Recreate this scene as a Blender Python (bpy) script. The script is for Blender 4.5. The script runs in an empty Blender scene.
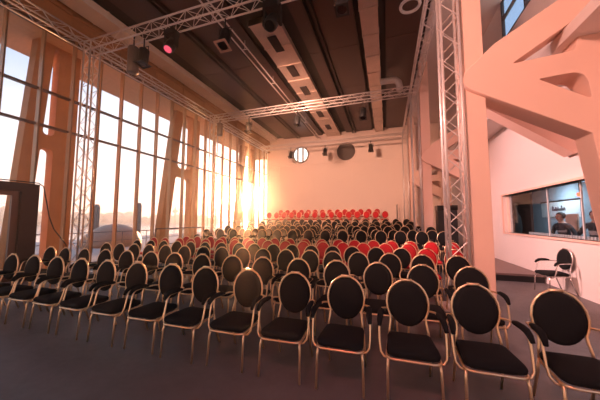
import bpy, bmesh, math, random
from mathutils import Vector, Matrix
random.seed(7)
C = bpy.context.scene.collection
PI = math.pi
R = math.radians
SC = bpy.context.scene
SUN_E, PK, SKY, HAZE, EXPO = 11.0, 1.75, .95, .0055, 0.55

# ------------------------------------------------------------------ materials
def mat(name, col, rough=.5, metal=0., var=0., scale=8., bump=0., bscale=60., spec=None, emit=None, estr=0., stretch=None):
    m = bpy.data.materials.new(name); m.use_nodes = True
    nt = m.node_tree; b = nt.nodes['Principled BSDF']
    b.inputs['Base Color'].default_value = (*col, 1)
    b.inputs['Roughness'].default_value = rough
    b.inputs['Metallic'].default_value = metal
    if spec is not None: b.inputs['Specular IOR Level'].default_value = spec
    if emit:
        b.inputs['Emission Color'].default_value = (*emit, 1); b.inputs['Emission Strength'].default_value = estr
    tc = nt.nodes.new('ShaderNodeTexCoord'); src = tc.outputs['Object']
    if stretch:
        mp = nt.nodes.new('ShaderNodeMapping'); mp.inputs['Scale'].default_value = stretch
        nt.links.new(src, mp.inputs[0]); src = mp.outputs[0]
    if var:
        n = nt.nodes.new('ShaderNodeTexNoise'); n.inputs['Scale'].default_value = scale; n.inputs['Detail'].default_value = 5
        nt.links.new(src, n.inputs['Vector'])
        mx = nt.nodes.new('ShaderNodeMix'); mx.data_type = 'RGBA'
        mx.inputs['A'].default_value = (*[c*(1-var) for c in col], 1)
        mx.inputs['B'].default_value = (*[min(1, c*(1+var)) for c in col], 1)
        nt.links.new(n.outputs['Fac'], mx.inputs['Factor']); nt.links.new(mx.outputs['Result'], b.inputs['Base Color'])
    if bump:
        n2 = nt.nodes.new('ShaderNodeTexNoise'); n2.inputs['Scale'].default_value = bscale; n2.inputs['Detail'].default_value = 4
        nt.links.new(src, n2.inputs['Vector'])
        bp = nt.nodes.new('ShaderNodeBump'); bp.inputs['Strength'].default_value = bump; bp.inputs['Distance'].default_value = .01
        nt.links.new(n2.outputs['Fac'], bp.inputs['Height']); nt.links.new(bp.outputs[0], b.inputs['Normal'])
    return m

M = dict(
    black_fabric=mat('black_fabric', (.0095, .0105, .0115), .9, var=.3, scale=90, bump=.4, bscale=300, spec=.2),
    red_fabric=mat('red_fabric', (.50, .022, .03), .85, var=.25, scale=70, bump=.3, bscale=250, spec=.2),
    gold=mat('champagne_metal', (.86, .64, .40), .36, metal=.9),
    chrome=mat('chrome', (.72, .68, .66), .22, metal=1.0),
    truss=mat('truss_aluminium', (.80, .72, .68), .36, metal=.4, var=.08, scale=20),
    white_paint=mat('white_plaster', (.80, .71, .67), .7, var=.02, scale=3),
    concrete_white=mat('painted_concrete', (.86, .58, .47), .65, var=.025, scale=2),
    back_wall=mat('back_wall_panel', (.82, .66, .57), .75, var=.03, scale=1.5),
    ceiling=mat('ceiling_panel', (.060, .025, .018), .36, var=.30, scale=1.1, stretch=(1, .25, 1)),
    ceiling_dark=mat('ceiling_gap', (.02, .016, .014), .7),
    rail_dark=mat('ceiling_rail', (.05, .03, .025), .4, metal=.4),
    duct=mat('duct_galvanised', (.62, .50, .43), .38, metal=.6, var=.15, scale=3),
    ledge=mat('ledge_aluminium', (.88, .76, .64), .45, metal=.0, var=.12, scale=2.5),
    fascia=mat('fascia_veneer', (.42, .20, .085), .5, var=.2, scale=3, stretch=(1, .5, 3)),
    mullion=mat('mullion_bronze', (.52, .29, .14), .42, metal=.2, var=.1, scale=4),
    mullion_dark=mat('mullion_dark_metal', (.20, .12, .085), .4, metal=.4),
    door_frame=mat('door_dark_metal', (.085, .055, .045), .45, metal=.3),
    glow_concrete=mat('sun_glow_concrete', (.56, .27, .11), .75, var=.2, scale=2.5, bump=.2, bscale=12),  # brown concrete, with the warm sun glow put into its orange
    soffit=mat('canopy_boards', (.68, .36, .16), .6, var=.2, scale=4, stretch=(1, 6, 1)),
    black=mat('black_plastic', (.015, .015, .017), .45),
    blackgloss=mat('black_lens', (.01, .01, .012), .12),
    grey=mat('grey_steel', (.18, .14, .12), .5, metal=.3),
    platform=mat('platform_deck', (.20, .135, .125), .5, var=.15, scale=5),
    riser=mat('riser_deck', (.09, .06, .055), .6, var=.2, scale=4),
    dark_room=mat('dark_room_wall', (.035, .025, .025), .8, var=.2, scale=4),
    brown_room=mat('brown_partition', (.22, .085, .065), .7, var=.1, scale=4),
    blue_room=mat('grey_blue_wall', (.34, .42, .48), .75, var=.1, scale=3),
    paper=mat('sign_board', (.72, .74, .75), .7, var=.03, scale=9),
    ink=mat('sign_ink', (.06, .06, .07), .7),
    skin=mat('skin', (.42, .22, .16), .55, var=.08, scale=18),
    hair=mat('dark_hair', (.018, .012, .010), .6, bump=.5, bscale=120),
    shirt=mat('dark_shirt', (.022, .024, .03), .9, var=.2, scale=30),
    jeans=mat('dark_trousers', (.03, .035, .055), .9),
    band=mat('pale_print', (.32, .27, .26), .85),
    beige=mat('beige_poster', (.45, .28, .22), .7, var=.3, scale=9),
    red_lamp=mat('red_lamp', (.5, .02, .01), .3, emit=(1, .08, .03), estr=4),
    pink_lens=mat('red_lens', (.5, .05, .08), .2, emit=(1, .12, .2), estr=.6),
    warm_lens=mat('warm_lens', (.6, .5, .4), .2, emit=(1, .7, .5), estr=.8),
    white_key=mat('white_key', (.75, .73, .72), .5),
    quay=mat('quay_paving', (.42, .36, .32), .8, var=.1, scale=2),
    trees=mat('hazed_tree_leaves', (.52, .47, .31), .9, var=.35, scale=.12, bump=.5, bscale=.5),  # leaf colour paled to imitate haze over the distance
    hull=mat('brown_shell', (.36, .20, .12), .5, var=.2, scale=2),
    pile=mat('timber_pile', (.22, .16, .13), .85, var=.2, scale=6),
    cable=mat('cable_rubber', (.012, .011, .011), .6),
    clear_dark=mat('dark_disc', (.085, .06, .05), .6, var=.25, scale=6),
)

def floor_mat():
    m = bpy.data.materials.new('floor_screed'); m.use_nodes = True
    nt = m.node_tree; b = nt.nodes['Principled BSDF']
    tc = nt.nodes.new('ShaderNodeTexCoord')
    n = nt.nodes.new('ShaderNodeTexNoise'); n.inputs['Scale'].default_value = 1.6; n.inputs['Detail'].default_value = 8; n.inputs['Roughness'].default_value = .65
    n2 = nt.nodes.new('ShaderNodeTexNoise'); n2.inputs['Scale'].default_value = 14; n2.inputs['Detail'].default_value = 4
    nt.links.new(tc.outputs['Object'], n.inputs['Vector']); nt.links.new(tc.outputs['Object'], n2.inputs['Vector'])
    cr = nt.nodes.new('ShaderNodeValToRGB')
    cr.color_ramp.elements[0].position = .3; cr.color_ramp.elements[0].color = (.105, .096, .098, 1)
    cr.color_ramp.elements[1].position = .75; cr.color_ramp.elements[1].color = (.165, .152, .154, 1)
    nt.links.new(n.outputs['Fac'], cr.inputs[0]); nt.links.new(cr.outputs[0], b.inputs['Base Color'])
    mr = nt.nodes.new('ShaderNodeMapRange'); mr.inputs['To Min'].default_value = .38; mr.inputs['To Max'].default_value = .62
    nt.links.new(n2.outputs['Fac'], mr.inputs[0]); nt.links.new(mr.outputs[0], b.inputs['Roughness'])
    bp = nt.nodes.new('ShaderNodeBump'); bp.inputs['Strength'].default_value = .12
    nt.links.new(n2.outputs['Fac'], bp.inputs['Height']); nt.links.new(bp.outputs[0], b.inputs['Normal'])
    return m
M['floor'] = floor_mat()

def glass_mat(name, tint=(1, 1, 1), refl=.06):
    m = bpy.data.materials.new(name); m.use_nodes = True
    nt = m.node_tree; nt.nodes.remove(nt.nodes['Principled BSDF'])
    o = nt.nodes['Material Output']
    t = nt.nodes.new('ShaderNodeBsdfTransparent'); t.inputs[0].default_value = (*tint, 1)
    g = nt.nodes.new('ShaderNodeBsdfGlossy'); g.inputs['Roughness'].default_value = .02
    mx = nt.nodes.new('ShaderNodeMixShader')
    fr = nt.nodes.new('ShaderNodeLayerWeight'); fr.inputs['Blend'].default_value = .5
    pw = nt.nodes.new('ShaderNodeMath'); pw.operation = 'POWER'; pw.inputs[1].default_value = 5; nt.links.new(fr.outputs['Facing'], pw.inputs[0])
    ml = nt.nodes.new('ShaderNodeMath'); ml.operation = 'MULTIPLY_ADD'; ml.inputs[1].default_value = .7; ml.inputs[2].default_value = refl; nt.links.new(pw.outputs[0], ml.inputs[0])
    nt.links.new(ml.outputs[0], mx.inputs[0])
    nt.links.new(t.outputs[0], mx.inputs[1]); nt.links.new(g.outputs[0], mx.inputs[2]); nt.links.new(mx.outputs[0], o.inputs[0])
    return m
M['glass'] = glass_mat('window_glass', (.98, .98, .98), .02)
M['booth_glass'] = glass_mat('booth_glass', (.88, .92, .94), .04)

def water_mat():
    m = mat('harbour_water', (.30, .36, .40), .12, bump=.4, bscale=1.2)
    return m
M['water'] = water_mat()

# ------------------------------------------------------------------ mesh helpers
def bx(bm, lo, hi, mtx=None):
    vs = []
    for z in (lo[2], hi[2]):
        for y in (lo[1], hi[1]):
            for x in (lo[0], hi[0]):
                v = Vector((x, y, z))
                vs.append(bm.verts.new(mtx @ v if mtx else v))
    for f in ((0, 2, 3, 1), (4, 5, 7, 6), (0, 1, 5, 4), (2, 6, 7, 3), (0, 4, 6, 2), (1, 3, 7, 5)):
        bm.faces.new([vs[i] for i in f])

def tube(bm, pts, r, n=8, closed=False, cap=True):
    pts = [Vector(p) for p in pts]; N = len(pts); rings = []
    up = None
    for i, p in enumerate(pts):
        if closed: t = (pts[(i+1) % N] - pts[i-1]).normalized()
        else: t = (pts[min(i+1, N-1)] - pts[max(i-1, 0)]).normalized()
        if up is None:
            up = Vector((0, 0, 1)) if abs(t.z) < .9 else Vector((1, 0, 0))
        a = t.cross(up)
        if a.length < 1e-4: a = t.cross(Vector((0, 1, 0)))
        a.normalize(); b = a.cross(t).normalized(); up = b
        rr = r[i] if isinstance(r, (list, tuple)) else r
        rings.append([bm.verts.new(p + rr*(math.cos(2*PI*k/n)*a + math.sin(2*PI*k/n)*b)) for k in range(n)])
    for i in range(N if closed else N-1):
        A, B = rings[i], rings[(i+1) % N]
        for k in range(n): bm.faces.new((A[k], A[(k+1) % n], B[(k+1) % n], B[k]))
    if cap and not closed:
        bm.faces.new(rings[0][::-1]); bm.faces.new(rings[-1])

def lathe(bm, prof, n=20, mtx=None):
    rings = []
    for r, z in prof:
        rings.append([bm.verts.new((mtx or Matrix()) @ Vector((max(r, 1e-4)*math.cos(2*PI*k/n), max(r, 1e-4)*math.sin(2*PI*k/n), z))) for k in range(n)])
    for A, B in zip(rings, rings[1:]):
        for k in range(n): bm.faces.new((A[k], A[(k+1) % n], B[(k+1) % n], B[k]))
    bm.faces.new(rings[0][::-1]); bm.faces.new(rings[-1])

def shell(bm, outline, prof, place, smooth=True):
    """stack of scaled outlines: prof = (scale, depth) ; place(u,v,d)->3D"""
    rings = []
    for s, d in prof:
        rings.append([bm.verts.new(place(u*s, v*s, d)) for u, v in outline])
    n = len(outline)
    for A, B in zip(rings, rings[1:]):
        for k in range(n): bm.faces.new((A[k], A[(k+1) % n], B[(k+1) % n], B[k]))
    bm.faces.new(rings[0][::-1]); bm.faces.new(rings[-1])

def extrude_poly(bm, pts, place, d0, d1):
    a = [bm.verts.new(place(u, v, d0)) for u, v in pts]; b = [bm.verts.new(place(u, v, d1)) for u, v in pts]
    n = len(pts)
    bm.faces.new(a[::-1]); bm.faces.new(b)
    for k in range(n): bm.faces.new((a[k], a[(k+1) % n], b[(k+1) % n], b[k]))

def B(): return bmesh.new()

def mesh(name, bm, m, smooth=False):
    bmesh.ops.recalc_face_normals(bm, faces=bm.faces[:])
    me = bpy.data.meshes.new(name); bm.to_mesh(me); bm.free()
    me.materials.append(M[m] if isinstance(m, str) else m)
    if smooth: 
        for p in me.polygons: p.use_smooth = True
    return me

def obj(name, bm, m, parent=None, loc=None, smooth=False):
    o = bpy.data.objects.new(name, mesh(name, bm, m, smooth)); C.objects.link(o)
    if parent: o.parent = parent
    if loc: o.location = loc
    return o

def tag(o, label, cat, group=None, kind=None):
    o['label'] = label; o['category'] = cat
    if group: o['group'] = group
    if kind: o['kind'] = kind
    return o

def thing(name, label, cat, loc=(0, 0, 0), rz=0, group=None):
    o = bpy.data.objects.new(name, None); C.objects.link(o); o.empty_display_size = .1
    o.location = loc; o.rotation_euler = (0, 0, rz)
    return tag(o, label, cat, group)

def struct(name, bm, m, parent=None, smooth=False):
    o = obj(name, bm, m, parent, smooth=smooth)
    if not parent: o['kind'] = 'structure'
    return o

def copy_tree(src, parent=None):
    o = src.copy(); C.objects.link(o)
    if parent: o.parent = parent
    for ch in list(src.children): copy_tree(ch, o)
    return o

def rounded(pts, rad, seg=6):
    """round the corners of a polygon; rad scalar or per point"""
    out = []; n = len(pts)
    for i in range(n):
        p = Vector(pts[i]); a = Vector(pts[i-1]); b = Vector(pts[(i+1) % n])
        r = rad[i] if isinstance(rad, (list, tuple)) else rad
        da, db = (a-p), (b-p); la, lb = da.length, db.length; da.normalize(); db.normalize()
        if r <= 0: out.append(tuple(p)); continue
        ang = da.angle(db); t = min(r/math.tan(ang/2), la*.48, lb*.48)
        s, e = p+da*t, p+db*t
        for k in range(seg+1):
            u = k/seg; q = s*(1-u)**2 + p*2*u*(1-u) + e*u*u
            out.append((q.x, q.y))
    return out

def plate(name, outer, holes, place_mtx, thick, bevel=.0):
    """a flat slab with holes: outline in 2D, extruded, placed with a matrix"""
    cu = bpy.data.curves.new(name, 'CURVE'); cu.dimensions = '2D'; cu.fill_mode = 'BOTH'; cu.extrude = thick/2; cu.bevel_depth = bevel
    for poly in [outer]+holes:
        s = cu.splines.new('POLY'); s.points.add(len(poly)-1)
        for pt, (u, v) in zip(s.points, poly): pt.co = (u, v, 0, 1)
        s.use_cyclic_u = True
    tmp = bpy.data.objects.new(name+'_tmp', cu); C.objects.link(tmp)
    dg = bpy.context.evaluated_depsgraph_get()
    me = bpy.data.meshes.new_from_object(tmp.evaluated_get(dg)); me.transform(place_mtx); me.name = name
    bpy.data.objects.remove(tmp); bpy.data.curves.remove(cu)
    return me

ORD = ['', 'first', 'second', 'third', 'fourth', 'fifth', 'sixth', 'seventh', 'eighth', 'ninth', 'tenth', 'eleventh', 'twelfth',
       'thirteenth', 'fourteenth', 'fifteenth', 'sixteenth', 'seventeenth', 'eighteenth', 'nineteenth', 'twentieth']

# ------------------------------------------------------------------ key dimensions
XL, XR = -9.0, 3.67            # glass wall, booth wall
YB = 19.3                      # back wall
YF = -6.0                      # how far the floor runs behind the viewpoint
ZC = 8.2                       # ceiling
TY = (5.42, 11.58, 17.74)      # truss bays
TXL, TXR, TZ = -8.72, 1.19, 6.98

# ------------------------------------------------------------------ setting: shell
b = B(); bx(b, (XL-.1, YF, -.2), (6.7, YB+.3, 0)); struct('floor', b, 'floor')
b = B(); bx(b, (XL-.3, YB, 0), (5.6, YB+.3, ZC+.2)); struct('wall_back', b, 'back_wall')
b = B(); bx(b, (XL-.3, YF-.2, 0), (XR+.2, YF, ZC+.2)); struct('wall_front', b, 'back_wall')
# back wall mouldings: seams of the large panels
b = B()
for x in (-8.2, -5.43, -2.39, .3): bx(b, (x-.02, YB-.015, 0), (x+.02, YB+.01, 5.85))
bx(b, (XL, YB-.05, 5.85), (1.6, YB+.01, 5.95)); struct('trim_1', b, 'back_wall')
# ceiling with panel fields
b = B(); bx(b, (XL-.3, YF, ZC), (3.52, YB+.3, ZC+.25)); struct('ceiling', b, 'ceiling_dark')
fields = [(-7.75, -6.62), (-6.30, -5.25), (-5.2, -4.55), (-2.75, -2.32), (-2.0, -.85), (.1, 1.3)]
b = B()
for x0, x1 in fields:
    y = YF
    while y < YB:
        y1 = min(y+3.1, YB); bx(b, (x0, y+.01, ZC-.10), (x1, y1-.01, ZC+.02)); y = y1
struct('trim_2', b, 'ceiling')
b = B(); bx(b, (1.42, YF, ZC-.08), (3.42, YB, ZC+.02)); struct('ceiling_aisle', b, 'white_paint')
# ceiling rails (pairs)
def rail_pair(x, gap, label):
    t = thing('ceiling_rail', label, 'rail', (x, 7.6, ZC-.14))
    for s in (-1, 1):
        bb = B(); bx(bb, (s*gap-.03, -11.5, -.09), (s*gap+.03, 11.6, .15)); obj('rail_bar', bb, 'rail_dark', t)
rail_pair(-6.46, .09, 'pair of dark ceiling rails nearest the glass wall')
rail_pair(-2.16, .10, 'pair of dark ceiling rails in the middle of the ceiling, between the two ducts')

# ventilation ducts
def duct(x0, x1, y0, y1, z0, z1, label, grilles, m='duct'):
    t = thing('ventilation_duct', label, 'duct', ((x0+x1)/2, y0, z0)); cx = (x0+x1)/2
    bb = B(); bx(bb, (x0-cx, 0, 0), (x1-cx, y1-y0, z1-z0)); obj('duct_body', bb, m, t)
    y = .0
    while y < y1-y0:
        bb = B(); bx(bb, (x0-cx-.02, y, -.02), (x1-cx+.02, y+.06, z1-z0)); obj('duct_flange', bb, m, t); y += 1.22
    for g in grilles:
        bb = B()
        bx(bb, (-.16, g-y0-.42, -.035), (.16, g-y0+.42, .0))
        o = obj('air_grille', bb, 'black', t)
        bb = B()
        for k in range(9): bx(bb, (-.15, g-y0-.38+k*.095, -.045), (.15, g-y0-.36+k*.095, -.03))
        obj('grille_slats', bb, 'rail_dark', o)
    return t
duct(-4.18, -3.16, 7.2, YB-.05, 7.92, 8.12, 'wide pale ventilation duct with dark air grilles along the ceiling', [8.3, 10.1, 11.9, 14.9, 17.2])
duct(-.66, -.12, 4.0, YB-.05, 7.92, 8.12, 'narrow pale ventilation duct without grilles, right of the ceiling rails', [])
t = thing('wall_duct', 'long pale aluminium duct along the ceiling edge above the glass wall', 'duct', (-8.62, YF, 7.92))
bb = B(); bx(bb, (-.30, 0, 0), (.34, YB-YF-.3, .24)); obj('duct_body', bb, 'ledge', t)
for k in range(18):
    bb = B(); bx(bb, (-.32, k*1.28, -.015), (.36, k*1.28+.05, .25)); obj('duct_flange', bb, 'ledge', t)

# slim twin tubes hung below the ceiling
t = thing('ceiling_tubes', 'pair of bright slim tubes hung below the ceiling beside the grilled duct', 'tube', (-4.78, 5.0, 7.75))
for s in (-1, 1):
    bb = B(); tube(bb, [(s*.11, 0, 0), (s*.11, 14.0, 0)], .026, 8); obj('tube', bb, 'truss', t, smooth=True)
for k in range(6):
    bb = B(); tube(bb, [(-.11, .5+k*2.5, 0), (.11, .5+k*2.5, 0)], .016, 6); tube(bb, [(0, .5+k*2.5, 0), (0, .5+k*2.5, .36)], .01, 6); obj('hanger', bb, 'truss', t)

# ------------------------------------------------------------------ left glass wall
ZG = 7.05
b = B(); bx(b, (XL-.25, YF, ZG), (XL-.02, YB, ZC+.1)); struct('wall_left', b, 'fascia')
b = B()
y = YF+.2
while y < YB:
    for (ya, yb, za, zb) in ((y, y+.09, ZG, ZC), (y, y+1.54, ZG, ZG+.09), (y, y+1.54, ZC-.42, ZC-.34)):
        bx(b, (XL-.03, ya, za), (XL+.03, min(yb, YB), zb))
    y += 1.54
struct('trim_3', b, 'fascia')
my = [5.925+.775*k for k in range(-12, 18) if 5.925+.775*k < YB-.1 and 5.925+.775*k > YF]
wi = 0
for i in range(len(my)-1):
    wi += 1
    y0, y1 = my[i], my[i+1]
    if y0 < -2.2: continue
    o = bpy.data.objects.new('window_%d' % wi, None); C.objects.link(o); o.location = (XL, y0, 0); o['kind'] = 'structure'; o.empty_display_size = .1
    zb = 0 if not (2.6 < (y0+y1)/2 < 4.6) else 2.5
    bb = B(); bx(bb, (-.14, -.02, 0), (.02, .02, ZG)); obj('mullion', bb, 'mullion', o)
    bb = B(); bx(bb, (-.17, .022, 0), (-.165, y1-y0-.022, ZG) if zb == 0 else (-.165, y1-y0-.022, ZG))
    if zb:
        bb.free(); bb = B(); bx(bb, (-.17, .022, zb), (-.165, y1-y0-.022, ZG))
    obj('pane', bb, 'glass', o)
    bb = B()
    for z in (4.2, 5.2): bx(bb, (-.17, .022, z-.03), (-.06, y1-y0-.022, z+.03))
    if not zb: bx(bb, (-.17, .022, 0), (-.04, y1-y0-.022, .12))
    bx(bb, (-.17, .022, ZG-.10), (-.04, y1-y0-.022, ZG))
    obj('transom', bb, 'mullion_dark', o)

# glass entrance door in the left wall
d = bpy.data.objects.new('door_1', None); C.objects.link(d); d.location = (XL, 4.45, 0); d['kind'] = 'structure'; d.empty_display_size = .1
bb = B(); bx(bb, (-.08, -.36, 0), (.13, 0, 2.5)); bx(bb, (-.08, -2.4, 2.28), (.13, -.36, 2.5)); bx(bb, (-.08, -2.5, 0), (.13, -2.4, 2.5)); obj('door_frame', bb, 'door_frame', d)
bb = B(); bx(bb, (-.03, -.50, .02), (.05, -.36, 2.28)); bx(bb, (-.03, -1.36, .02), (.05, -1.27, 2.28)); bx(bb, (-.03, -1.27, 2.17), (.05, -.50, 2.28)); bx(bb, (-.03, -1.27, .02), (.05, -.50, .18))
lf = obj('door_leaf', bb, 'mullion_dark', d)
bb = B(); bx(bb, (0, -1.27, .18), (.012, -.50, 2.17)); obj('door_pane', bb, 'glass', lf)
bb = B(); tube(bb, [(.05, -1.22, .9), (.12, -1.22, .92), (.12, -1.22, 1.35), (.05, -1.22, 1.37)], .014, 8); obj('door_handle', bb, 'truss', lf, smooth=True)

# black cable hanging off the door corner
bb = B()
pts = [(-8.82, 2.6, 2.56), (-8.82, 3.5, 2.53), (-8.82, 4.4, 2.53), (-8.81, 4.5, 2.45), (-8.8, 4.58, 2.05), (-8.8, 4.66, 1.65), (-8.78, 4.78, 1.3), (-8.77, 4.95, 1.05), (-8.75, 5.08, .85), (-8.73, 5.12, .5), (-8.72, 5.15, .02)]
tube(bb, pts, .014, 6)
tag(obj('power_cable', bb, 'cable', smooth=True), 'black cable running over the glass door and hanging down to the floor', 'cable')

# ------------------------------------------------------------------ booth wall (right)
WY0, WY1, WZ0, WZ1 = 5.6, 10.38, 1.15, 2.35
ZS = 4.55
b = B()
bx(b, (XR, YF+6, 0), (XR+.18, WY0, ZS)); bx(b, (XR, WY1, 0), (XR+.18, YB, ZS))
bx(b, (XR, WY0, 0), (XR+.18, WY1, WZ0)); bx(b, (XR, WY0, WZ1), (XR+.18, WY1, ZS))
struct('wall_right', b, 'white_paint')
b = B(); bx(b, (2.9, YF+6, ZS), (5.4, YB, ZS+.2)); struct('ceiling_soffit', b, 'white_paint')
b = B(); bx(b, (3.42, YF+6, ZS+.2), (3.52, YB, 6.85))
bx(b, (3.42, 9.05, 6.85), (3.52, YB, ZC)); bx(b, (3.42, YF+6, 6.85), (3.52, 5.0, ZC)); struct('wall_gallery', b, 'white_paint')
o = bpy.data.objects.new('window_40', None); C.objects.link(o); o.location = (3.47, 5.0, 6.85); o['kind'] = 'structure'; o.empty_display_size = .1
bb = B()
for y in (.02, 1.36, 2.7, 4.03): bx(bb, (-.04, y-.04, 0), (.03, y+.04, 1.35))
bx(bb, (-.04, 0, -.02), (.03, 4.05, .07)); bx(bb, (-.04, 0, 1.28), (.03, 4.05, 1.35)); bx(bb, (-.04, 0, .70), (.03, 4.05, .76)); obj('window_frame', bb, 'door_frame', o)
bb = B(); bx(bb, (0, .0, 0), (.01, 4.05, 1.35)); obj('pane', bb, 'glass', o)
# booth window frame and glass
o = bpy.data.objects.new('window_41', None); C.objects.link(o); o.location = (XR, 0, 0); o['kind'] = 'structure'; o.empty_display_size = .1
bb = B()
bx(bb, (-.035, WY0-.05, WZ1), (.2, WY1+.06, WZ1+.05)); bx(bb, (-.035, WY0-.05, WZ0-.05), (.2, WY1+.06, WZ0))
bx(bb, (-.035, WY1, WZ0), (.0, WY1+.06, WZ1)); bx(bb, (.10, WY1-.16, WZ0), (.17, WY1-.001, WZ1)); obj('window_frame', bb, 'concrete_white', o)
for y0, y1 in ((WY0, 6.9), (6.9, 8.1), (8.1, WY1-.16)):
    bb = B(); bx(bb, (.12, y0+.012, WZ0), (.132, y1-.012, WZ1)); obj('pane', bb, 'booth_glass', o)
bb = B(); 
for y in (6.9, 8.1): bx(bb, (.11, y-.012, WZ0), (.14, y+.012, WZ1))
obj('glass_joint', bb, 'paper', o)
# booth room
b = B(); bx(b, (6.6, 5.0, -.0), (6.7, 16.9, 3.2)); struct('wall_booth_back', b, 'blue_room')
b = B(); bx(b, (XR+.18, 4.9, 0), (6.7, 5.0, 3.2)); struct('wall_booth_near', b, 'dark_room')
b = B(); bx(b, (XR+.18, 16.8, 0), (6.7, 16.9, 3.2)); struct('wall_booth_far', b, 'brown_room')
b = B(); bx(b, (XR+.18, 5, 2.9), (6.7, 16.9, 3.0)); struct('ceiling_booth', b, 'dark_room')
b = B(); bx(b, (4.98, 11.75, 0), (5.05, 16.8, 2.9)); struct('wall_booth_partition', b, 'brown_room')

# ------------------------------------------------------------------ exterior
b = B(); bx(b, (-24, -20, -.5), (XL-.1, 60, -.02)); struct('terrace', b, 'quay')
b = B(); bx(b, (-11.4, YF, ZG+.02), (XL-.1, YB+2, ZG+.35)); struct('ceiling_canopy', b, 'soffit')
b = B(); bx(b, (-420, -200, -3.2), (-24, 420, -3.0)); struct('water', b, 'water')
b = B()
for k in range(110):
    y = -160 + k*5.2 + random.uniform(-2, 2); x = -300 + random.uniform(-12, 12); r = random.uniform(4, 7.5)
    mt = Matrix.Translation((x, y, -2 + r*.75)) @ Matrix.Diagonal((1, 1.2, random.uniform(.9, 1.35), 1))
    bmesh.ops.create_icosphere(b, subdivisions=2, radius=r, matrix=mt)
for v in b.verts: v.co += Vector((random.uniform(-.6, .6), random.uniform(-.6, .6), random.uniform(-.6, .6)))
tag(obj('tree_line', b, 'trees'), 'distant line of low trees across the water', 'trees', kind='stuff')
b = B(); bx(b, (-420, -200, -3.0), (-285, 420, -1.2)); struct('far_shore', b, 'trees')

# slanting and upright legs outside the glass, joined by a round-cornered crossbar
def side_frame(ys0, ys1, yv0, yv1, wz, label):
    # (u = Y, v = Z): left leg ys0 at z=0 -> ys1 at top, upright yv0..yv1
    w = wz
    top = ZG+.02
    outer = [(ys0, -.1), (ys0+w, -.1), (ys0+w*1.05, .1), (yv0-.02, .1), (yv0, -.1), (yv1, -.1), (yv1, top), (ys1, top)]
    sl = (ys1-ys0)/top
    outer = [(ys0, -.1), (yv1, -.1), (yv1, top), (ys1, top)]
    zc = 3.75
    h1 = rounded([(ys0+w, -.05), (yv0, -.05), (yv0, zc), (ys0+w+sl*zc, zc)], [0.01, .01, .28, .28])
    h2 = rounded([(ys0+w+sl*(zc+.42), zc+.42), (yv0, zc+.42), (yv0, top-.1), (ys0+w+sl*(top-.1), top-.1)], [.28, .28, .1, .1])
    mt = Matrix(((0, 0, 1, 0), (1, 0, 0, 0), (0, 1, 0, 0), (0, 0, 0, 1)))
    me = plate('frame', outer, [h1, h2], Matrix.Translation((-10.05, 0, 0)) @ mt, .32)
    me.materials.append(M['glow_concrete'])
    o = bpy.data.objects.new('facade_frame', me); C.objects.link(o)
    tag(o, label, 'frame')
side_frame(4.27, 4.66, 5.22, 5.82, .42, 'orange brown concrete frame outside the glass, next to the glass door')
side_frame(9.3, 10.15, 11.3, 11.9, .5, 'orange brown slanted leg and upright outside the glass, halfway along the window wall')
side_frame(15.75, 16.6, 17.85, 18.45, .5, 'orange brown concrete frame outside the glass at the far end, beside the low sun')

# harbour piles, brown shell, tower, terrace railing
for (y, h, lab) in ((16.9, 3.2, 'left of the two timber mooring piles beyond the terrace'), (21.2, 3.6, 'right of the two timber mooring piles beyond the terrace')):
    bb = B(); lathe(bb, [(.24, 0), (.24, h+2.6), (.15, h+2.9)], 12)
    tag(obj('mooring_pile', bb, 'pile', loc=(-25.2, y, -3.1), smooth=True), lab, 'pile', 'timber mooring piles in the harbour')
bb = B()
N = 14
rings = []
for i in range(N+1):
    a = i/N; w = 1.9*math.sin(PI*min(1, .12+a*.8))**.6; yy = -1.5+a*3.0
    h = 1.35*math.sin(PI*(.10+a*.72))**.7
    rings.append([bb.verts.new((w*.8*math.cos(PI*k/10), yy, h*math.sin(PI*k/10))) for k in range(11)])
for A, Bq in zip(rings, rings[1:]):
    for k in range(10): bb.faces.new((A[k], A[k+1], Bq[k+1], Bq[k]))
bb.faces.new(rings[0]); bb.faces.new(rings[-1][::-1])
for A, Bq in zip(rings, rings[1:]): bb.faces.new((A[0], Bq[0], Bq[10], A[10]))
tag(obj('boat_hull', bb, 'hull', loc=(-16.2, 11.9, -.02), smooth=True), 'brown rounded hull lying upside down on the terrace outside the glass', 'boat')
t = thing('radio_tower', 'small tower with round head far beyond the water', 'tower', (-265, 276, -3.0))
bb = B(); lathe(bb, [(1.6, 0), (1.0, 14), (.8, 22)], 10); obj('tower_shaft', bb, 'pile', t)
bb = B(); lathe(bb, [(.9, 14.0), (3.2, 15.5), (3.4, 17.5), (1.0, 19)], 14); obj('tower_head', bb, 'pile', t)
bb = B(); lathe(bb, [(.25, 22), (.15, 29)], 6); obj('tower_mast', bb, 'pile', t)
t = thing('terrace_railing', 'low metal railing on the terrace edge outside the glass wall', 'railing', (-13.6, 6, 0))
bb = B(); tube(bb, [(0, -1.5, .95), (0, 12, .95)], .025, 6); tube(bb, [(0, -1.5, .5), (0, 12, .5)], .018, 6); obj('rail', bb, 'grey', t)
for k in range(10):
    bb = B(); tube(bb, [(0, -1.5+k*1.5, -.02), (0, -1.5+k*1.5, .95)], .022, 6); obj('post', bb, 'grey', t)

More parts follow.
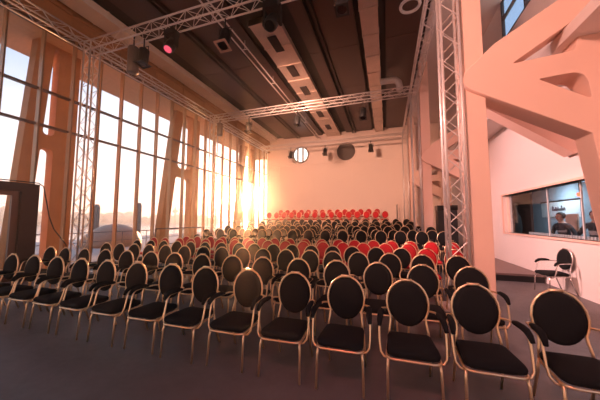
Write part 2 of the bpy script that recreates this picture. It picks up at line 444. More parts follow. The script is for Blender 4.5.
# ------------------------------------------------------------------ white branching frames, right aisle
def right_frame(y, label):
    # (u = X, v = Z)
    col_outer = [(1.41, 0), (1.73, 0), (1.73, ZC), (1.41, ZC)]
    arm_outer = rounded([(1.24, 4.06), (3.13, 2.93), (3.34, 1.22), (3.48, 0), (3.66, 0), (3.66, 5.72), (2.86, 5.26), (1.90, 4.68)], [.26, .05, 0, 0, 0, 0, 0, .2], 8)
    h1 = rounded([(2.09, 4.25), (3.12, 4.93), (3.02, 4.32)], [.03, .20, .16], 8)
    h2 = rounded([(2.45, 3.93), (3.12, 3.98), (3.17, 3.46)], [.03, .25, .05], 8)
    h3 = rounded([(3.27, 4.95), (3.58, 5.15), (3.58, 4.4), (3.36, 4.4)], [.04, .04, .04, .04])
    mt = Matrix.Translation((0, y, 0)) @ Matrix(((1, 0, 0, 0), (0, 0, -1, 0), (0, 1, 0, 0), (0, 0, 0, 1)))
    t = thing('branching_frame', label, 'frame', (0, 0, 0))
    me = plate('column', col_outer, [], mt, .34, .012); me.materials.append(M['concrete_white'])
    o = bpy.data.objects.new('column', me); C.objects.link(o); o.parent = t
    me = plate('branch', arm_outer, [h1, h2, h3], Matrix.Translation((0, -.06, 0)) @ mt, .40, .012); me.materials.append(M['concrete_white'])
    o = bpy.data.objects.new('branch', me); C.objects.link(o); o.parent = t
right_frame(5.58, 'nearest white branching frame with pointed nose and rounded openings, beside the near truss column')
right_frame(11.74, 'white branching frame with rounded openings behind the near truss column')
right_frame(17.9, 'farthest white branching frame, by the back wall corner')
bb = B()
extrude_poly(bb, rounded([(1.70, 4.70), (1.70, 4.33), (3.60, 2.86), (3.655, 2.92), (3.655, 3.30)], [0, 0, .06, .06, .12]), lambda u, v, d: Vector((u, d, v)), 6.6, 6.95)
tag(obj('sloping_beam', bb, 'concrete_white'), 'pale sloping beam running down into the booth wall behind the nearest frame', 'beam')

# low platform along the booth wall, black fascia
t = thing('low_platform', 'low grey platform with black edge in front of the booth wall', 'platform', (0, 8.1, 0))
bb = B(); bx(bb, (1.95, 0, .15), (3.64, 9, .2)); obj('platform_top', bb, 'platform', t)
bb = B(); bx(bb, (1.99, .03, 0), (3.63, 8.97, .15)); obj('platform_skirt', bb, 'black', t)

# ------------------------------------------------------------------ seating risers
lev = [(8.78, 10.9, .26, -7.9, 1.93), (10.9, 12.75, .37, -7.9, 1.93), (12.75, 13.85, .45, -7.9, 1.93), (13.85, 14.95, .57, -7.9, 1.4), (14.95, 16.15, .70, -7.9, 1.4), (16.15, 17.55, 1.19, -8.3, .45), (17.55, 18.9, 1.39, -8.3, .45)]
names = ['lowest', 'second', 'third', 'fourth', 'fifth', 'sixth', 'topmost']
for (y0, y1, z, x0, x1), nm in zip(lev, names):
    t = thing('seating_riser', f'dark stage riser under the chairs behind the red rows, {nm} step', 'riser', ((x0+x1)/2, y0, 0))
    w = (x1-x0)/2
    bb = B(); bx(bb, (-w, 0, z-.06), (w, y1-y0-.004, z)); obj('deck', bb, 'riser', t)
    bb = B(); bx(bb, (-w+.03, .03, 0), (w-.03, y1-y0-.03, z-.06)); obj('skirt', bb, 'black', t)

def railing(label, x, y0, y1, z0, h, posts):
    t = thing('guard_rail', label, 'railing', (x, y0, z0))
    bb = B(); tube(bb, [(0, 0, h), (0, y1-y0, h)], .022, 8); obj('top_rail', bb, 'grey', t, smooth=True)
    bb = B(); tube(bb, [(0, 0, h*.5), (0, y1-y0, h*.5)], .016, 8); obj('middle_rail', bb, 'grey', t, smooth=True)
    for k in range(posts):
        y = (y1-y0)*k/(posts-1)
        bb = B(); tube(bb, [(0, y, 0), (0, y, h)], .02, 8); obj('post', bb, 'grey', t, smooth=True)
railing('dark guard rail by the glass wall left of the nearer red rows', -8.28, 7.7, 10.4, 0, 1.22, 3)
railing('dark guard rail beside the risers near the low sun', -8.12, 12.2, 15.4, 0, 1.45, 3)
t = thing('guard_rail', 'small rail at the right end of the top rows by the back wall', 'railing', (.62, 17.6, 0))
bb = B(); tube(bb, [(0, 0, 0), (0, 0, 2.55), (0, 1.2, 2.55), (0, 1.2, 0)], .02, 6); obj('rail_loop', bb, 'grey', t)
bb = B(); tube(bb, [(0, 0, 1.9), (0, 1.2, 1.9)], .014, 6); obj('middle_rail', bb, 'grey', t)

# ------------------------------------------------------------------ trusses
def truss(name, label, p0, p1, size=.29, up=(0, 0, 1), bay=.30, group=None, base=False):
    p0, p1 = Vector(p0), Vector(p1); L = (p1-p0).length; t = (p1-p0).normalized()
    a = t.cross(Vector(up)).normalized(); c = a.cross(t).normalized()
    T = thing(name, label, 'truss', p0, 0, group); h = size/2
    corners = [(h, h), (-h, h), (-h, -h), (h, -h)]
    P = lambda ca, cc, s: a*ca + c*cc + t*s
    for ca, cc in corners:
        bb = B(); tube(bb, [P(ca, cc, 0), P(ca, cc, L)], .025, 8); obj('chord', bb, 'truss', T, smooth=True)
    bb = B(); n = max(2, round(L/bay)); st = L/n
    for i in range(4):
        (a0, c0), (a1, c1) = corners[i], corners[(i+1) % 4]
        for k in range(n):
            q = (a0, c0, a1, c1) if (k+i) % 2 == 0 else (a1, c1, a0, c0)
            tube(bb, [P(q[0], q[1], k*st), P(q[2], q[3], (k+1)*st)], .009, 5)
    obj('lacing', bb, 'truss', T)
    if base:
        bb = B(); bx(bb, (-.3, -.3, 0), (.3, .3, .012)); obj('base_plate', bb, 'truss', T)
    return T
wh = ['nearest', 'middle', 'farthest']
for y, w in zip(TY, wh):
    truss('truss_column', f'{w} aluminium truss column by the glass wall', (TXL, y, 0), (TXL, y, TZ-.16), up=(0, 1, 0), base=True)
    truss('truss_column', f'{w} aluminium truss column on the right, beside a white branching frame', (TXR, y, .372 if w == 'middle' else 0), (TXR, y, TZ-.16), up=(0, 1, 0), base=True)
    truss('cross_truss', f'{w} aluminium truss crossing the hall under the ceiling', (TXL+.16, y, TZ), (TXR-.16, y, TZ))
for x, s in ((TXL, 'left, along the glass wall'), (TXR, 'right, above the white frames')):
    for y, w in zip(TY, wh):
        t = thing('corner_block', f'{w} box corner of the truss grid on the {s.split(",")[0]}', 'truss corner', (x, y, TZ))
        bb = B(); h = .145
        for (u, v) in ((h, h), (-h, h), (-h, -h), (h, -h)):
            tube(bb, [(u, v, -.16), (u, v, .16)], .025, 8); tube(bb, [(u, -.16, v), (u, .16, v)], .025, 8); tube(bb, [(-.16, u, v), (.16, u, v)], .025, 8)
        obj('corner_tubes', bb, 'truss', t)
    seg = [(YF+.5, TY[0]-.16, 'nearest'), (TY[0]+.16, TY[1]-.16, 'middle'), (TY[1]+.16, TY[2]-.16, 'farthest')]
    for y0, y1, w in seg:
        truss('side_truss', f'{w} aluminium truss running lengthwise on the {s}', (x, y0, TZ), (x, y1, TZ))

# ------------------------------------------------------------------ stage lights
def moving_head(loc, lens, label, tilt=.5, s=1.0, rz=0):
    t = thing('moving_head_light', label, 'stage light', loc, rz)
    bb = B(); bx(bb, (-.15*s, -.11*s, -.14*s), (.15*s, .11*s, 0)); obj('light_base', bb, 'black', t)
    bb = B(); bx(bb, (-.02*s, -.03*s, -.02), (.02*s, .03*s, .24)); obj('clamp', bb, 'black', t)
    for sx in (-1, 1):
        bb = B(); bx(bb, (sx*.15*s-.025*s, -.06*s, -.44*s), (sx*.15*s+.025*s, .06*s, -.10*s)); obj('yoke_arm', bb, 'black', t)
    mt = Matrix.Translation((0, 0, -.36*s)) @ Matrix.Rotation(PI-tilt, 4, 'X')
    bb = B(); lathe(bb, [(.05*s, -.17*s), (.11*s, -.14*s), (.125*s, 0), (.125*s, .12*s), (.115*s, .19*s), (.10*s, .20*s)], 18, mt)
    hd = obj('light_head', bb, 'black', t, smooth=True)
    bb = B(); lathe(bb, [(.095*s, .19*s), (.09*s, .215*s)], 18, mt); obj('lens', bb, lens, hd)
def par_light(loc, label, tilt=.25, s=1.0, lens='blackgloss', frame='black', rz=0):
    t = thing('par_light', label, 'stage light', loc, rz)
    bb = B(); tube(bb, [(-.14*s, 0, -.24*s), (-.14*s, 0, -.04), (.14*s, 0, -.04), (.14*s, 0, -.24*s)], .014, 6); tube(bb, [(0, 0, -.04), (0, 0, .22)], .02, 6); obj('yoke', bb, 'black', t)
    mt = Matrix.Translation((0, 0, -.24*s)) @ Matrix.Rotation(PI-tilt, 4, 'X')
    bb = B(); lathe(bb, [(.04*s, -.2*s), (.11*s, -.15*s), (.115*s, .2*s), (.10*s, .22*s)], 18, mt); cn = obj('lamp_can', bb, 'black', t, smooth=True)
    bb = B()
    f = [(-.135*s, -.135*s), (.135*s, -.135*s), (.135*s, .135*s), (-.135*s, .135*s)]
    for i in range(4):
        u, v = Vector(f[i]), Vector(f[(i+1) % 4]); inner = .72
        q = [(u.x, u.y), (v.x, v.y), (v.x*inner, v.y*inner), (u.x*inner, u.y*inner)]
        extrude_poly(bb, q, lambda a, c, d: mt @ Vector((a, c, d)), .215*s, .235*s)
    obj('filter_frame', bb, frame, cn)
    bb = B(); lathe(bb, [(.098*s, .20*s), (.09*s, .225*s)], 16, mt); obj('lens', bb, lens, cn)
zt = TZ-.20
moving_head((-5.56, TY[0], zt), 'pink_lens', 'moving head light with red lens on the nearest cross truss', .5, 1.1)
par_light((-3.82, TY[0], zt-.30), 'black can light with square filter frame on the nearest cross truss', .3, 1.25, frame='beige')
moving_head((-2.5, TY[0], zt-.02), 'blackgloss', 'large dark moving head light at the top centre of the photo', .6, 1.3)
par_light((-.81, TY[0]-.1, zt-.26), 'dark can light at the top right of the nearest cross truss', .2, 1.1)
par_light((-6.55, TY[0], zt-.22), 'black can light with frame hung beside the grey cylinder speaker', .1, 1.2)
t = thing('column_speaker', 'grey cylinder speaker hung under the nearest cross truss at left', 'speaker', (-6.95, TY[0], zt))
bb = B(); lathe(bb, [(.13, -.95), (.15, -.92), (.15, -.22), (.13, -.18)], 20); obj('speaker_body', bb, 'grey', t, smooth=True)
bb = B(); tube(bb, [(0, 0, -.2), (0, 0, .2)], .02, 6); obj('bracket', bb, 'black', t)
t = thing('column_speaker', 'grey cylinder speaker hung from the middle cross truss at the glass wall', 'speaker', (-8.35, TY[1]+.0, zt))
bb = B(); lathe(bb, [(.13, -.75), (.15, -.72), (.15, -.12), (.13, -.08)], 20); obj('speaker_body', bb, 'grey', t, smooth=True)
bb = B(); tube(bb, [(0, 0, -.1), (0, 0, .2)], .02, 6); obj('bracket', bb, 'black', t)
par_light((-6.6, TY[1], zt-.2), 'can light on the middle cross truss, nearest the glass wall', .2, 1.2)
par_light((-3.97, TY[1], zt-.2), 'can light at the middle of the middle cross truss', .2, 1.1)
par_light((-.9, TY[1], zt-.2), 'can light on the middle cross truss under the narrow duct', .2, 1.2)
par_light((-6.6, TY[2], zt-.1), 'can light before the back wall, left of the bright round window', .4, 1.2)
par_light((-4.03, TY[2], zt-.1), 'can light before the back wall, between the two round openings', .4, 1.2)
par_light((-.92, TY[2], zt-.1), 'can light before the back wall, right of the dark round disc', .4, 1.2)

# silver elbow duct near the right truss
bb = B()
tube(bb, [(-.15, 11.9, 7.75), (.3, 11.9, 7.75), (.5, 11.9, 7.72), (.62, 11.9, 7.6), (.66, 11.9, 7.4), (.66, 11.9, 7.2)], .14, 14)
tag(obj('elbow_duct', bb, 'truss', smooth=True), 'shiny round elbow duct by the right end of the middle cross truss', 'duct')
t = thing('ring_light', 'round white ring hanging at the top right beside the lengthwise truss', 'lamp', (.78, 7.78, 7.75))
bb = B(); tube(bb, [(.26*math.cos(k*PI/12), .26*math.sin(k*PI/12), 0) for k in range(24)], .045, 8, closed=True); obj('ring', bb, 'white_key', t, smooth=True)
bb = B(); tube(bb, [(-.26, 0, .0), (0, 0, .3), (.26, 0, 0)], .012, 6); obj('hanger', bb, 'black', t)

# round window and dark disc on the back wall
o = bpy.data.objects.new('window_42', None); C.objects.link(o); o.location = (-6.33, YB-.03, 6.68); o['kind'] = 'structure'; o.empty_display_size = .1
rot = Matrix.Rotation(PI/2, 4, 'X')
bb = B(); tube(bb, [(.62*math.cos(k*PI/16), 0, .62*math.sin(k*PI/16)) for k in range(32)], .06, 8, closed=True); obj('window_frame', bb, 'grey', o, smooth=True)
M['glow_glass'] = mat('glowing_window_glass', (.8, .8, .8), .3, emit=(1, .93, .86), estr=1.1)  # pane emits in place of daylight, the wall behind is solid
bb = B(); lathe(bb, [(.6, -.01), (.6, .0)], 32, rot); obj('pane', bb, 'glow_glass', o)
bb = B(); bx(bb, (-.30, -.03, -.56), (-.18, .0, .56)); bx(bb, (.12, -.03, -.58), (.24, .0, .58)); obj('window_bars', bb, 'clear_dark', o)
t = thing('round_disc', 'dark round disc high on the back wall', 'disc', (-2.8, YB-.06, 6.66))
bb = B(); lathe(bb, [(.64, -.05), (.64, .0), (.60, .03)], 32, rot); obj('disc_face', bb, 'clear_dark', t)
bb = B(); tube(bb, [(.65*math.cos(k*PI/16), 0, .65*math.sin(k*PI/16)) for k in range(32)], .03, 8, closed=True); obj('disc_rim', bb, 'grey', t, smooth=True)

# black flight case and stand beyond the near truss
t = thing('flight_case', 'black flight case standing on the platform behind the near truss column', 'case', (2.26, 12.3, .2))
bb = B(); bx(bb, (-.28, -.3, .1), (.42, .3, 1.75)); obj('case_body', bb, 'black', t)
bb = B(); bx(bb, (-.3, -.32, 1.75), (.44, .32, 1.95)); obj('case_lid', bb, 'blackgloss', t)
for sx in (-.22, .36):
    for sy in (-.24, .24):
        bb = B(); lathe(bb, [(.05, -.03), (.05, .03)], 10, Matrix.Translation((sx, sy, .05)) @ Matrix.Rotation(PI/2, 4, 'Y')); obj('castor', bb, 'grey', t)

# ------------------------------------------------------------------ chairs
YOFF = lambda z: (z-.935)*.11
def oval(a, bz, n): return [(a*math.cos(2*PI*k/n), bz*math.sin(2*PI*k/n)) for k in range(n)]
def chair_meshes(n_seg, tn):
    ms = {}
    bb = B(); zc = .702
    ol = oval(.182, .213, n_seg)
    prof = [(.05, -.040), (.45, -.039), (.8, -.033), (.94, -.024), (1.0, -.008), (1.0, .012), (.95, .022), (.5, .026), (.05, .026)]
    shell(bb, ol, prof, lambda u, v, d: Vector((u, d+YOFF(zc+v), zc+v)))
    ms['backrest'] = bb
    bb = B()
    pts = [(-.188, -.085, .36), (-.176, -.072, .46), (-.165, -.055, .53)]
    st = 14 if n_seg > 20 else 8
    for k in range(st+1):
        th = R(213-(246*k/st)); x = .196*math.cos(th); z = zc+.228*math.sin(th); pts.append((x, YOFF(z), z))
    pts += [(.165, -.055, .53), (.176, -.072, .46), (.188, -.085, .36)]
    tube(bb, pts, .0115, tn)
    if n_seg > 20: bx(bb, (-.05, -.016, .915), (.05, .012, .940))
    ms['back_frame'] = bb
    bb = B()
    so = rounded([(-.215, -.215), (.215, -.215), (.19, .205), (-.19, .205)], [.075, .075, .06, .06], 5 if n_seg > 20 else 2)
    shell(bb, so, [(.90, .375), (1.0, .39), (1.02, .415), (.97, .437), (.8, .448), (.4, .454), (.05, .455)], lambda u, v, d: Vector((u, v-.285, d)))
    ms['seat'] = bb
    bb = B(); tube(bb, [(u*1.01, v*1.01-.285, .368) for u, v in so], .011, tn, closed=True)
    if n_seg > 20: tube(bb, [(-.2, -.2, .355), (.2, -.2, .355)], .009, tn)
    ms['seat_frame'] = bb
    def leg(s, front):
        q = B()
        if front: tube(q, [(s*.200, -.455, .37), (s*.208, -.475, .30), (s*.213, -.500, .0)], [.0125, .0125, .011], tn)
        else: tube(q, [(s*.188, -.085, .37), (s*.19, -.06, .25), (s*.195, .03, .0)], [.0125, .0125, .011], tn)
        return q
    ms['leg'] = [leg(s, f) for f in (1, 0) for s in (-1, 1)]
    def arm(s):
        q = B()
        tube(q, [(s*.20, -.44, .345), (s*.236, -.435, .352), (s*.262, -.42, .385), (s*.270, -.40, .45), (s*.272, -.375, .56), (s*.270, -.355, .615), (s*.267, -.325, .640), (s*.262, -.2, .648), (s*.245, -.06, .645), (s*.198, -.035, .645)], .010, tn)
        return q
    def pad(s):
        q = B()
        path = [(-.415, .60), (-.385, .640), (-.345, .664), (-.28, .670), (-.21, .668), (-.15, .660)]
        tube(q, [(s*(.270-.02*i/5), y, z) for i, (y, z) in enumerate(path)], [.016, .024, .026, .026, .025, .016], 8)
        return q
    ms['armrest'] = [(arm(s), pad(s)) for s in (-1, 1)]
    return ms
def build_chair(label, fabric, arms, fine=True, metal='gold'):
    ms = chair_meshes(28 if fine else 14, 8 if fine else 5)
    t = thing('banquet_chair', label, 'chair')
    obj('seat', ms['seat'], fabric, t, smooth=True); obj('backrest', ms['backrest'], fabric, t, smooth=True)
    obj('back_frame', ms['back_frame'], metal, t, smooth=True); obj('seat_frame', ms['seat_frame'], metal, t, smooth=True)
    for q in ms['leg']: obj('leg', q, metal, t, smooth=True)
    for qa, qp in ms['armrest']:
        if arms:
            ar = obj('armrest', qa, metal, t, smooth=True); obj('arm_pad', qp, 'black_fabric', ar, smooth=True)
        else: qa.free(); qp.free()
    return t
protos = {}
def place_chair(kind, x, y, z, rz, label, group):
    if kind not in protos:
        fab = 'red_fabric' if 'red' in kind else 'black_fabric'
        o = protos[kind] = build_chair(label, fab, 'arm' in kind, 'far' not in kind, 'chrome' if 'chrome' in kind else 'gold')
    else:
        o = copy_tree(protos[kind])
    o.location = (x, y, z); o.rotation_euler = (0, 0, rz)
    o['label'] = label; o['category'] = 'chair'
    if group: o['group'] = group
    elif 'group' in o: del o['group']
    return o
def jit(a): return random.uniform(-a, a)
def grid(right, n, s): return [right-s*k for k in range(n)]
rows = [
    ('front row', 'armed', 2.94, 0, [1.38, .765, .175, -.445, -1.04, -1.65, -2.25, -2.84, -3.44, -4.04, -4.64, -5.25, -5.85, -6.45, -7.06], .03),
    ('second row', 'armed', 4.01, 0, [1.03, .44, -.16, -.75, -1.36, -1.97, -2.56, -3.17, -3.8, -4.39, -5.0, -5.6, -6.24, -6.85, -7.44], .03),
    ('third row', 'black', 5.19, 0, [1.14, .57, .03, -.53, -1.03, -1.5, -2.03, -2.57, -3.07, -3.59, -4.11, -4.65, -5.2, -5.73, -6.24, -6.75, -7.27], .03),
    ('fourth row', 'black', 6.27, 0, [1.30, .80, .27, -.26, -.78, -1.27, -1.78, -2.29]+[-2.29-.515*k for k in range(1, 11)], .04),
    ('nearer red row', 'red', 7.35, 0, [.52, -.07]+[-.63-.566*k for k in range(14)], .05),
    ('farther red row', 'red', 8.35, 0, grid(1.70, 18, .535), .05),
    ('first black row behind the red rows', 'arm_far', 9.4, .26, grid(1.69, 15, .64), .04),
    ('second black row behind the red rows', 'arm_far', 10.45, .26, grid(1.50, 15, .64), .04),
    ('third black row behind the red rows', 'arm_far', 11.45, .37, [1.62]+grid(.66, 14, .64), .04),
    ('fourth black row behind the red rows', 'far', 12.4, .37, grid(1.30, 16, .58), .04),
    ('fifth black row behind the red rows', 'far', 13.35, .45, grid(.97, 16, .553), .03),
    ('sixth black row behind the red rows', 'far', 14.45, .57, grid(1.12, 16, .555), .03),
    ('seventh black row behind the red rows', 'far', 15.5, .70, grid(1.0, 16, .547), .03),
    ('lower red row by the back wall', 'red_far', 16.95, 1.19, grid(-.12, 15, .557), .03),
    ('upper red row by the back wall', 'red_far', 18.15, 1.39, grid(-.63, 14, .53), .03),
]
for rn, kind, y, z, xs, j in rows:
    n = len(xs)
    for k, x in enumerate(xs):
        kd = kind; colr = 'red' if 'red' in kind else 'black'
        if rn == 'fourth row' and k < 2: kd, colr = 'red', 'red'
        armed = ' with armrests' if 'arm' in kd and 'far' not in kd else ''
        if k == 0: pos = 'rightmost'
        elif k == n-1: pos = 'leftmost'
        elif k < 20: pos = ORD[k+1]+' from the right'
        lab = f'{colr} oval-back banquet chair{armed}, {pos} in the {rn}'
        if 'behind' in rn or 'wall' in rn: lab = lab.replace('oval-back banquet chair', 'oval-back chair')
        if 'behind' in rn: lab = lab.replace('black oval-back chair', 'dark chair')
        off = .02 if rn in ('front row', 'second row') else 0
        place_chair(kd, x+(jit(.008) if 'front' in rn else jit(j*.5)), y+jit(j)*(.5 if 'front' in rn else 1), z+.001, jit(.05) if rn != 'front row' else jit(.025), lab, f'chairs of the {rn}')
place_chair('armed_chrome', 3.60, 7.18, .001, R(-80), 'black armchair with silver arms standing alone against the booth wall', None)
# ------------------------------------------------------------------ people in the booth
def person(loc, rz, label, arm_l, arm_r, lean=.06, hair_long=False, seed=1):
    """arm_*: (elbow, wrist) positions in local space; faces -Y locally"""
    V = []; Ed = []; Rd = []
    def v(p, r, parent=None):
        V.append(p); Rd.append(r)
        if parent is not None: Ed.append((parent, len(V)-1))
        return len(V)-1
    l = lean
    pel = v((0, 0, .95), (.155, .115)); wa = v((0, -l*.3, 1.10), (.14, .10), pel); ch = v((0, -l*.8, 1.28), (.165, .115), wa)
    sh = v((0, -l, 1.42), (.12, .08), ch); nk = v((0, -l*1.15, 1.50), (.055, .058), sh)
    jw = v((0, -l*1.4-.012, 1.575), (.062, .075), nk); hd = v((0, -l*1.4-.004, 1.655), (.074, .092), jw); tp = v((0, -l*1.4, 1.725), (.058, .072), hd)
    for s in (-1, 1): v((s*.082, -l*1.4+.012, 1.635), (.012, .02), hd)
    v((0, -l*1.4-.105, 1.625), (.012, .016), hd)
    tips = []
    for s, (el, wr) in ((-1, arm_l), (1, arm_r)):
        a = v((s*.185, -l, 1.405), (.062, .06), sh); e = v(el, (.045, .045), a); w = v(wr, (.03, .026), e)
        d = (Vector(wr)-Vector(el)).normalized(); sd = d.cross(Vector((0, 0, 1))).normalized()*s
        p = Vector(wr)+d*.05; pm = v(tuple(p), (.036, .018), w)
        for k, ln in enumerate((.075, .085, .080, .062)):
            q = p + d*.035 + sd*(.027-.018*k); i = v(tuple(q), (.009, .009), pm)
            i2 = v(tuple(q+d*ln*.5+Vector((0, 0, -.006))), (.008, .008), i); v(tuple(q+d*ln*.9+Vector((0, 0, -.022))), (.007, .007), i2)
        q = Vector(wr)+d*.02+sd*.032; i = v(tuple(q), (.011, .011), w); v(tuple(q+d*.04+sd*.016), (.009, .009), i)
    for s in (-1, 1):
        hp = v((s*.095, 0, .88), (.09, .09), pel); kn = v((s*.11, -.03, .50), (.06, .06), hp); an = v((s*.115, .02, .09), (.042, .042), kn)
        v((s*.125, -.13, .04), (.045, .03), an)
    me = bpy.data.meshes.new('person'); me.from_pydata([tuple(p) for p in V], Ed, []); 
    o = bpy.data.objects.new('tmp_person', me); C.objects.link(o)
    mod = o.modifiers.new('s', 'SKIN')
    for i, sv in enumerate(me.skin_vertices[0].data):
        sv.radius = Rd[i]; sv.use_root = (i == 0)
    mod.use_smooth_shade = True
    sb = o.modifiers.new('u', 'SUBSURF'); sb.levels = 2; sb.render_levels = 2
    dg = bpy.context.evaluated_depsgraph_get()
    bme = bpy.data.meshes.new_from_object(o.evaluated_get(dg)); bpy.data.objects.remove(o)
    bme.name = 'person'
    bme.materials.clear()
    for m in ('skin', 'shirt', 'jeans', 'band', 'black'): bme.materials.append(M[m])
    wl, wr = Vector(arm_l[1]), Vector(arm_r[1])
    for p in bme.polygons:
        c = p.center; k = 1; p.use_smooth = True
        if c.z > 1.47 and abs(c.x) < .12: k = 0
        if min((c-wl).length, (c-wr).length) < .2 and abs(c.x) > .1 and c.z > .85 and (Vector((c.x, c.y, c.z))-Vector((0, 0, 1.0))).length > .2: 
            k = 0 if min((c-Vector(arm_l[0])).length, (c-Vector(arm_r[0])).length) > .15 else 1
        if c.z < .97 and k == 1: k = 2
        if c.z < .09: k = 4
        if k == 1 and 1.2 < c.z < 1.29 and c.y < -.03 and abs(c.x) < .13: k = 3
        p.material_index = k
    t = bpy.data.objects.new('person', bme); C.objects.link(t); t.location = loc; t.rotation_euler = (0, 0, rz); tag(t, label, 'person', None)
    hy = -l*1.4
    bb = B()
    bmesh.ops.create_uvsphere(bb, u_segments=18, v_segments=12, radius=1, matrix=Matrix.Translation((0, hy+.02, 1.665)) @ Matrix.Diagonal((.098, .108, .105, 1)))
    dele = [f for f in bb.faces if f.calc_center_median().z < (1.56 if hair_long else 1.60) or (f.calc_center_median().y < hy-.045 and f.calc_center_median().z < 1.715)]
    bmesh.ops.delete(bb, geom=dele, context='FACES')
    for f in list(bb.faces): pass
    h = obj('hair', bb, 'hair', t, smooth=True); s = h.modifiers.new('s', 'SOLIDIFY'); s.thickness = .02
    for sx in (-1, 1):
        bb = B(); bmesh.ops.create_uvsphere(bb, u_segments=8, v_segments=6, radius=.011, matrix=Matrix.Translation((sx*.031, hy-.092, 1.655))); obj('eye', bb, 'black', t, smooth=True)
    bb = B(); tube(bb, [(-.026, hy-.083, 1.585), (0, hy-.092, 1.583), (.026, hy-.083, 1.585)], .006, 6); obj('mouth', bb, 'red_fabric', t, smooth=True)
    return t
# both stand behind the counter, facing the hall (local -Y -> world -X)
ra = ((.33, -.08, 1.16), (.30, -.34, 1.06))
la = ((-.34, -.06, 1.16), (-.26, -.33, 1.06))
person((4.62, 9.1, .0), R(-72), 'person in dark printed shirt leaning on the counter, middle of the booth window', la, ra, lean=.10)
person((4.66, 8.02, .02), R(-58), 'person in dark clothes at the right end of the booth window', la, ((.27, .02, 1.12), (.34, -.27, 1.08)), lean=.05, hair_long=True)

# counter with a row of pale sliders, lamp, sign, poster
t = thing('booth_counter', 'dark counter running along the inside of the booth window', 'counter', (4.05, 8.0, 0))
bb = B(); bx(bb, (-.18, -2.3, 1.0), (.2, 2.3, 1.04)); obj('counter_top', bb, 'black', t)
bb = B(); bx(bb, (-.1, -2.25, 0), (.12, 2.25, 1.0)); obj('counter_base', bb, 'black', t)
t = thing('mixing_keyboard', 'long row of white keys on the counter along the bottom of the booth window', 'keyboard', (3.93, 7.85, 1.041))
bb = B(); bx(bb, (-.05, -1.95, 0), (.05, 1.5, .075)); obj('keyboard_body', bb, 'black', t)
for k in range(38):
    bb = B(); bx(bb, (-.06, -1.93+k*.09, .03), (-.045, -1.875+k*.09, .17)); obj('white_key', bb, 'white_key', t)
t = thing('table_lamp', 'dark bottle-shaped stand at the left end of the booth window', 'stand', (4.2, 10.9, 0))
bb = B(); lathe(bb, [(.14, 0), (.14, 1.15), (.15, 1.4), (.13, 1.62), (.055, 1.82), (.05, 2.0), (.06, 2.02), (.05, 2.05)], 16); obj('stand_body', bb, 'cable', t, smooth=True)
bb = B(); lathe(bb, [(.02, 2.05), (.045, 2.08), (.045, 2.12), (.02, 2.14)], 12); obj('stand_cap', bb, 'grey', t, smooth=True)
t = thing('wall_sign', 'pale rectangular sign with one line of dark lettering on the booth back wall', 'sign', (6.57, 13.3, 1.95))
bb = B(); bx(bb, (0, -1.25, -.28), (.03, 1.25, .34)); obj('sign_board', bb, 'paper', t)
bb = B()
w = [(-.42, .10, .20), (-.34, .06, .09), (-.27, .06, .09), (-.20, .06, .16), (-.13, .07, .09), (-.04, .03, .16), (.02, .06, .09), (.10, .07, .09), (.18, .05, .20), (.25, .06, .09), (.33, .08, .12)]
for y, ww, hh in w:
    y = -y
    tube(bb, [(-.012, y, -.02), (-.012, y-ww*.3, -.02+hh), (-.012, y-ww*.8, -.02+hh*.85), (-.012, y-ww, -.02)], .014, 5)
obj('sign_lettering', bb, 'ink', t)
bb = B(); bx(bb, (-.01, -1.3, .34), (.04, 1.3, .40)); obj('sign_frame', bb, 'black', t)
t = thing('poster_stand', 'beige poster board between the two people in the booth', 'poster', (4.95, 9.45, 0))
bb = B(); bx(bb, (0, -.22, 1.0), (.03, .30, 1.72)); obj('poster_board', bb, 'beige', t)
bb = B(); tube(bb, [(.02, -.2, 0), (.02, -.2, 1.1)], .015, 6); tube(bb, [(.02, .28, 0), (.02, .28, 1.1)], .015, 6); obj('stand_leg', bb, 'black', t)
t = thing('signal_lamp', 'small glowing red lamp near the top right of the booth window', 'lamp', (4.2, 7.7, 2.13))
bb = B(); bmesh.ops.create_uvsphere(bb, u_segments=14, v_segments=10, radius=.05); obj('lamp_bulb', bb, 'red_lamp', t, smooth=True)
bb = B(); tube(bb, [(0, 0, .03), (0, 0, .77)], .01, 6); obj('lamp_stem', bb, 'black', t)
t = thing('lamp_panel', 'slanted pale ceiling light panel inside the booth', 'lamp', (5.2, 8.9, 2.62))
M['panel'] = mat('light_panel', (.6, .7, .75), .5, emit=(.6, .8, 1), estr=.9)
bb = B(); bx(bb, (-.5, -.5, 0), (.5, .5, .03)); obj('light_panel', bb, 'panel', t)
bb = B(); bx(bb, (-.53, -.53, .03), (.53, .53, .07)); tube(bb, [(0, 0, .05), (0, 0, .29)], .012, 6); obj('panel_frame', bb, 'black', t)

# ------------------------------------------------------------------ light
SUN = Vector((-.513, .879, .085)).normalized()
def lamp(name, typ, loc, target=None, **kw):
    l = bpy.data.lights.new(name, typ)
    for k, v in kw.items(): setattr(l, k, v)
    o = bpy.data.objects.new(name, l); C.objects.link(o); o.location = loc
    if target is not None: o.rotation_euler = (Vector(target)-Vector(loc)).to_track_quat('-Z', 'Y').to_euler()
    return o
sun = lamp('sun', 'SUN', (-40, 60, 10), energy=SUN_E, color=(1, .44, .20), angle=R(1.2))
sun.rotation_euler = SUN.to_track_quat('Z', 'Y').to_euler()
pink = (1, .47, .38)
lamp('stage_spot', 'SPOT', (-2.2, -.75, 6.3), (3.2, 7.5, 2.6), energy=1000*PK, color=pink, spot_size=R(75), spot_blend=.8, shadow_soft_size=.35)
lamp('stage_spot', 'SPOT', (-4.4, 6.1, 6.2), (-3.2, 19.3, 4.4), energy=2600*PK, color=(1, .50, .34), spot_size=R(75), spot_blend=.9, shadow_soft_size=.35)
